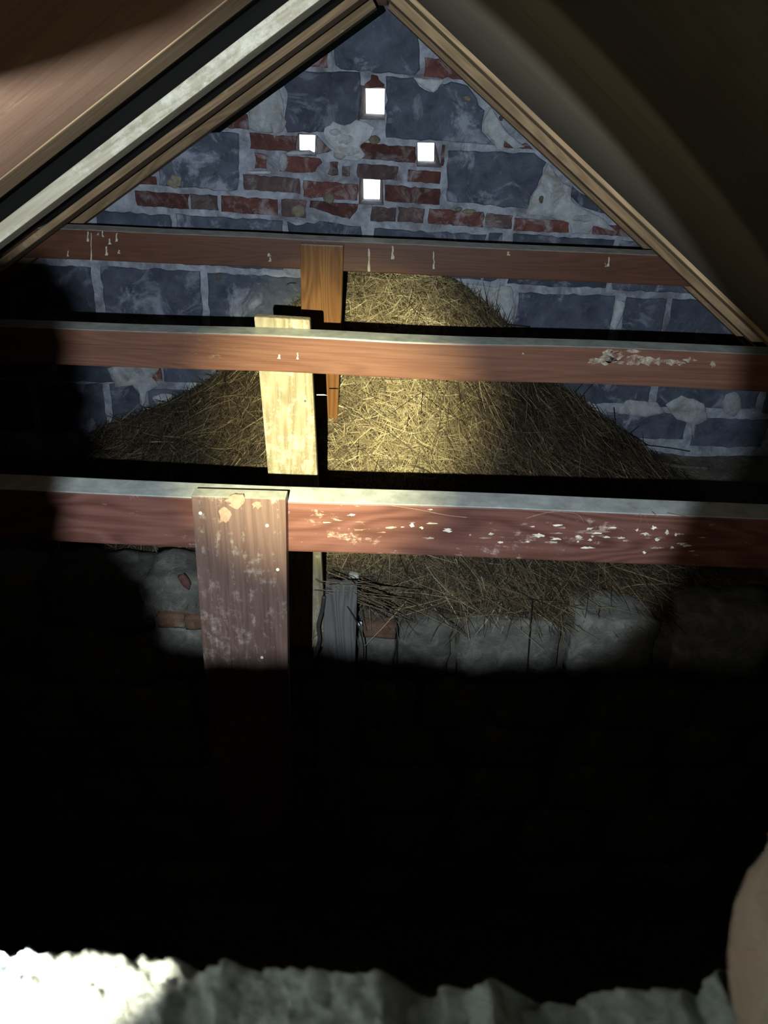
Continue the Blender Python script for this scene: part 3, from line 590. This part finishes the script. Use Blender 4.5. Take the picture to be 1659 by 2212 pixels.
q = hit(400, 1255, 1.885); sh = slab('clay_shard', [hit(384, 1244, 1.885), hit(396, 1240, 1.885), (hit(408, 1252, 1.885)), hit(413, 1262, 1.885), hit(409, 1272, 1.885), hit(396, 1264, 1.885)], FN, 0.008, M['clay'], None, 0.001, 0.002, 0.01, 0.004, 0.002)
tag(sh, 'dark red curled clay shard on the ledge left of the wide board', 'shard')
tag(tube('branch', smooth_path([hitz(270, 1244, ZL + 0.01), hitz(300, 1246, ZL + 0.012), hitz(345, 1249, ZL + 0.012), hitz(388, 1245, ZL + 0.02)], 6), 0.0035, M['black_stem']), 'black branch lying on the ledge left of the wide board', 'branch')
tag(tube('branch', smooth_path([hitz(1300, 985, ZL + 0.07), hitz(1360, 990, ZL + 0.06), hitz(1420, 1000, ZL + 0.055), hitz(1470, 1008, ZL + 0.05), hitz(1530, 1012, ZL + 0.05)], 6), 0.009, M['soot']), 'brown branch lying at the foot of the wall right of the heap', 'branch')
# ------------------------------------------------------------------ NEAR WALL WITH BROKEN HOLE
YN = 0.09; YB = -0.12
def fromtorch(ax, ay):
    d = FW + RT * ax + DN * ay; return TORCH + d * ((YN - TORCH.y) / d.y)
vis = [(0, 2048), (40, 2060), (60, 2048), (130, 2050), (200, 2055), (330, 2060), (380, 2062), (400, 2072), (420, 2083), (480, 2066), (520, 2080), (600, 2084), (700, 2088), (820, 2092), (850, 2110), (880, 2138), (935, 2152), (950, 2118), (1000, 2126),
       (1050, 2104), (1085, 2130), (1125, 2168), (1180, 2160), (1235, 2168), (1262, 2136), (1350, 2132), (1460, 2130), (1490, 2146), (1520, 2110), (1540, 2088), (1552, 2105), (1557, 2160), (1560, 2230), (1566, 2340), (1720, 2350), (1790, 2200), (1800, 1700), (2000, 900), (1950, -300), (1500, -1500)]
tl = [(0.3, -1.2), (0.1, -0.80), (-0.03, -0.76), (-0.11, -0.70), (-0.18, -0.685), (-0.23, -0.67), (-0.29, -0.655), (-0.36, -0.645), (-0.48, -0.62), (-0.62, -0.53), (-0.58, -0.41), (-0.46, -0.375), (-0.37, -0.36), (-0.335, -0.31), (-0.335, -0.2), (-0.325, -0.1), (-0.31, 0.0), (-0.275, 0.03), (-0.246, 0.06), (-0.238, 0.10), (-0.228, 0.135),
      (-0.19, 0.143), (-0.126, 0.141), (-0.07, 0.147), (-0.018, 0.145), (0.02, 0.144), (0.09, 0.152), (0.165, 0.168), (0.22, 0.160), (0.27, 0.163)]
outl = [fromtorch(*a) for a in tl] + [hit(*p, YN) for p in vis]
cc = Vector((-0.06, YN, CAMZ - 0.10))
fine = []
for i in range(len(outl)):
    a, b_ = outl[i], outl[(i + 1) % len(outl)]; step = 0.0011 if max(a.z, b_.z) < CAMZ - 0.10 and min(a.x, b_.x) > -0.2 and max(a.x, b_.x) < 0.14 else 0.006
    n = max(1, int((b_ - a).length / step))
    for k in range(n): fine.append(a.lerp(b_, k / n))
n = len(fine); vs = []; fs = []
ys = [YN - 0.0012 * k for k in range(0, 34)] + [YN - 0.045, YN - 0.06, YN - 0.09, YN - 0.13, YN - 0.17, YB]
# far face: outline out to a big rectangle
def tosq(p):
    d = p - cc; s = min(2.9 / abs(d.x) if abs(d.x) > 1e-6 else 1e9, (0.9 if d.z > 0 else cc.z) / abs(d.z) if abs(d.z) > 1e-6 else 1e9); return Vector((cc.x + d.x * s, YN, cc.z + d.z * s))
def rough(p, outw):
    a_ = noise.fractal(p * 60, 1, 2, 3) * 0.0012 + noise.fractal(p * 330, 0.5, 2, 4) * 0.0022
    return outw * a_
rows = []
for k, f_ in enumerate([1.0, 0.25, 0.06, 0.015]):
    rows.append([p.lerp(tosq(p), f_) + Vector((0, (0.004 * noise.fractal(p * 80 + Vector((k, 0, 0)), 1, 2, 3) if f_ < 0.5 else 0) - (0.0 if f_ > 0.02 else 0.002), 0)) for p in fine])
for j, y in enumerate(ys):
    row = []
    for p in fine:
        d = (p - cc); d.y = 0; d.normalize(); q = Vector((p.x, y, p.z)); row.append(q + rough(q, d) + d * (0.0025 * min(1, j / 12) + (0.0015 if j == 0 else 0)))
    rows.append(row)
rows.append([Vector((tosq(p).x, YB, tosq(p).z)) for p in fine])
for r_ in rows: vs += r_
for r_ in range(len(rows) - 1):
    for i in range(n): j = (i + 1) % n; fs.append((r_ * n + i, r_ * n + j, (r_ + 1) * n + j, (r_ + 1) * n + i))
near = link('wall_front', fixn(mesh('wall_front', vs, fs)), M['rim'], None, center=False, smooth=True)
tag(near, 'near wall with ragged render edge of the hole looked through', kind='structure')
# broken brick at the right of the hole
px = [(1900, 1560), (1690, 1690), (1660, 1745), (1648, 1790), (1615, 1830), (1598, 1850), (1582, 1890), (1560, 1940), (1548, 1965), (1543, 2010), (1546, 2070), (1560, 2105), (1582, 2135), (1602, 2170), (1614, 2230), (1640, 2330), (1900, 2420)]
fr_ = [hit(*p, 0.082) for p in px]; fr_ = resample(fr_, 0.002); n = len(fr_); c = sum(fr_, Vector()) / n
vs = []; fs = []
prof = [(0.0, -0.004), (0.004, -0.0012), (0.009, 0.0), (0.02, 0.001), (0.04, 0.002), (0.07, 0.003)]
for dy, ins in prof:
    for p in fr_:
        d = (p - c).normalized(); q = p + d * ins + Vector((0, -dy, 0)); vs.append(q + d * 0.0009 * noise.fractal(q * 110, 1, 2, 3))
for r_ in range(len(prof) - 1):
    for i in range(n): j = (i + 1) % n; fs.append((r_ * n + i, r_ * n + j, (r_ + 1) * n + j, (r_ + 1) * n + i))
fs.append(tuple(range(n))); fs.append(tuple(range((len(prof) - 1) * n, len(prof) * n)))
bb = link('broken_brick', fixn(mesh('broken_brick', vs, fs)), M['tanbrick'], near, smooth=False)
tag(bb, 'tan broken brick end jutting into the hole')
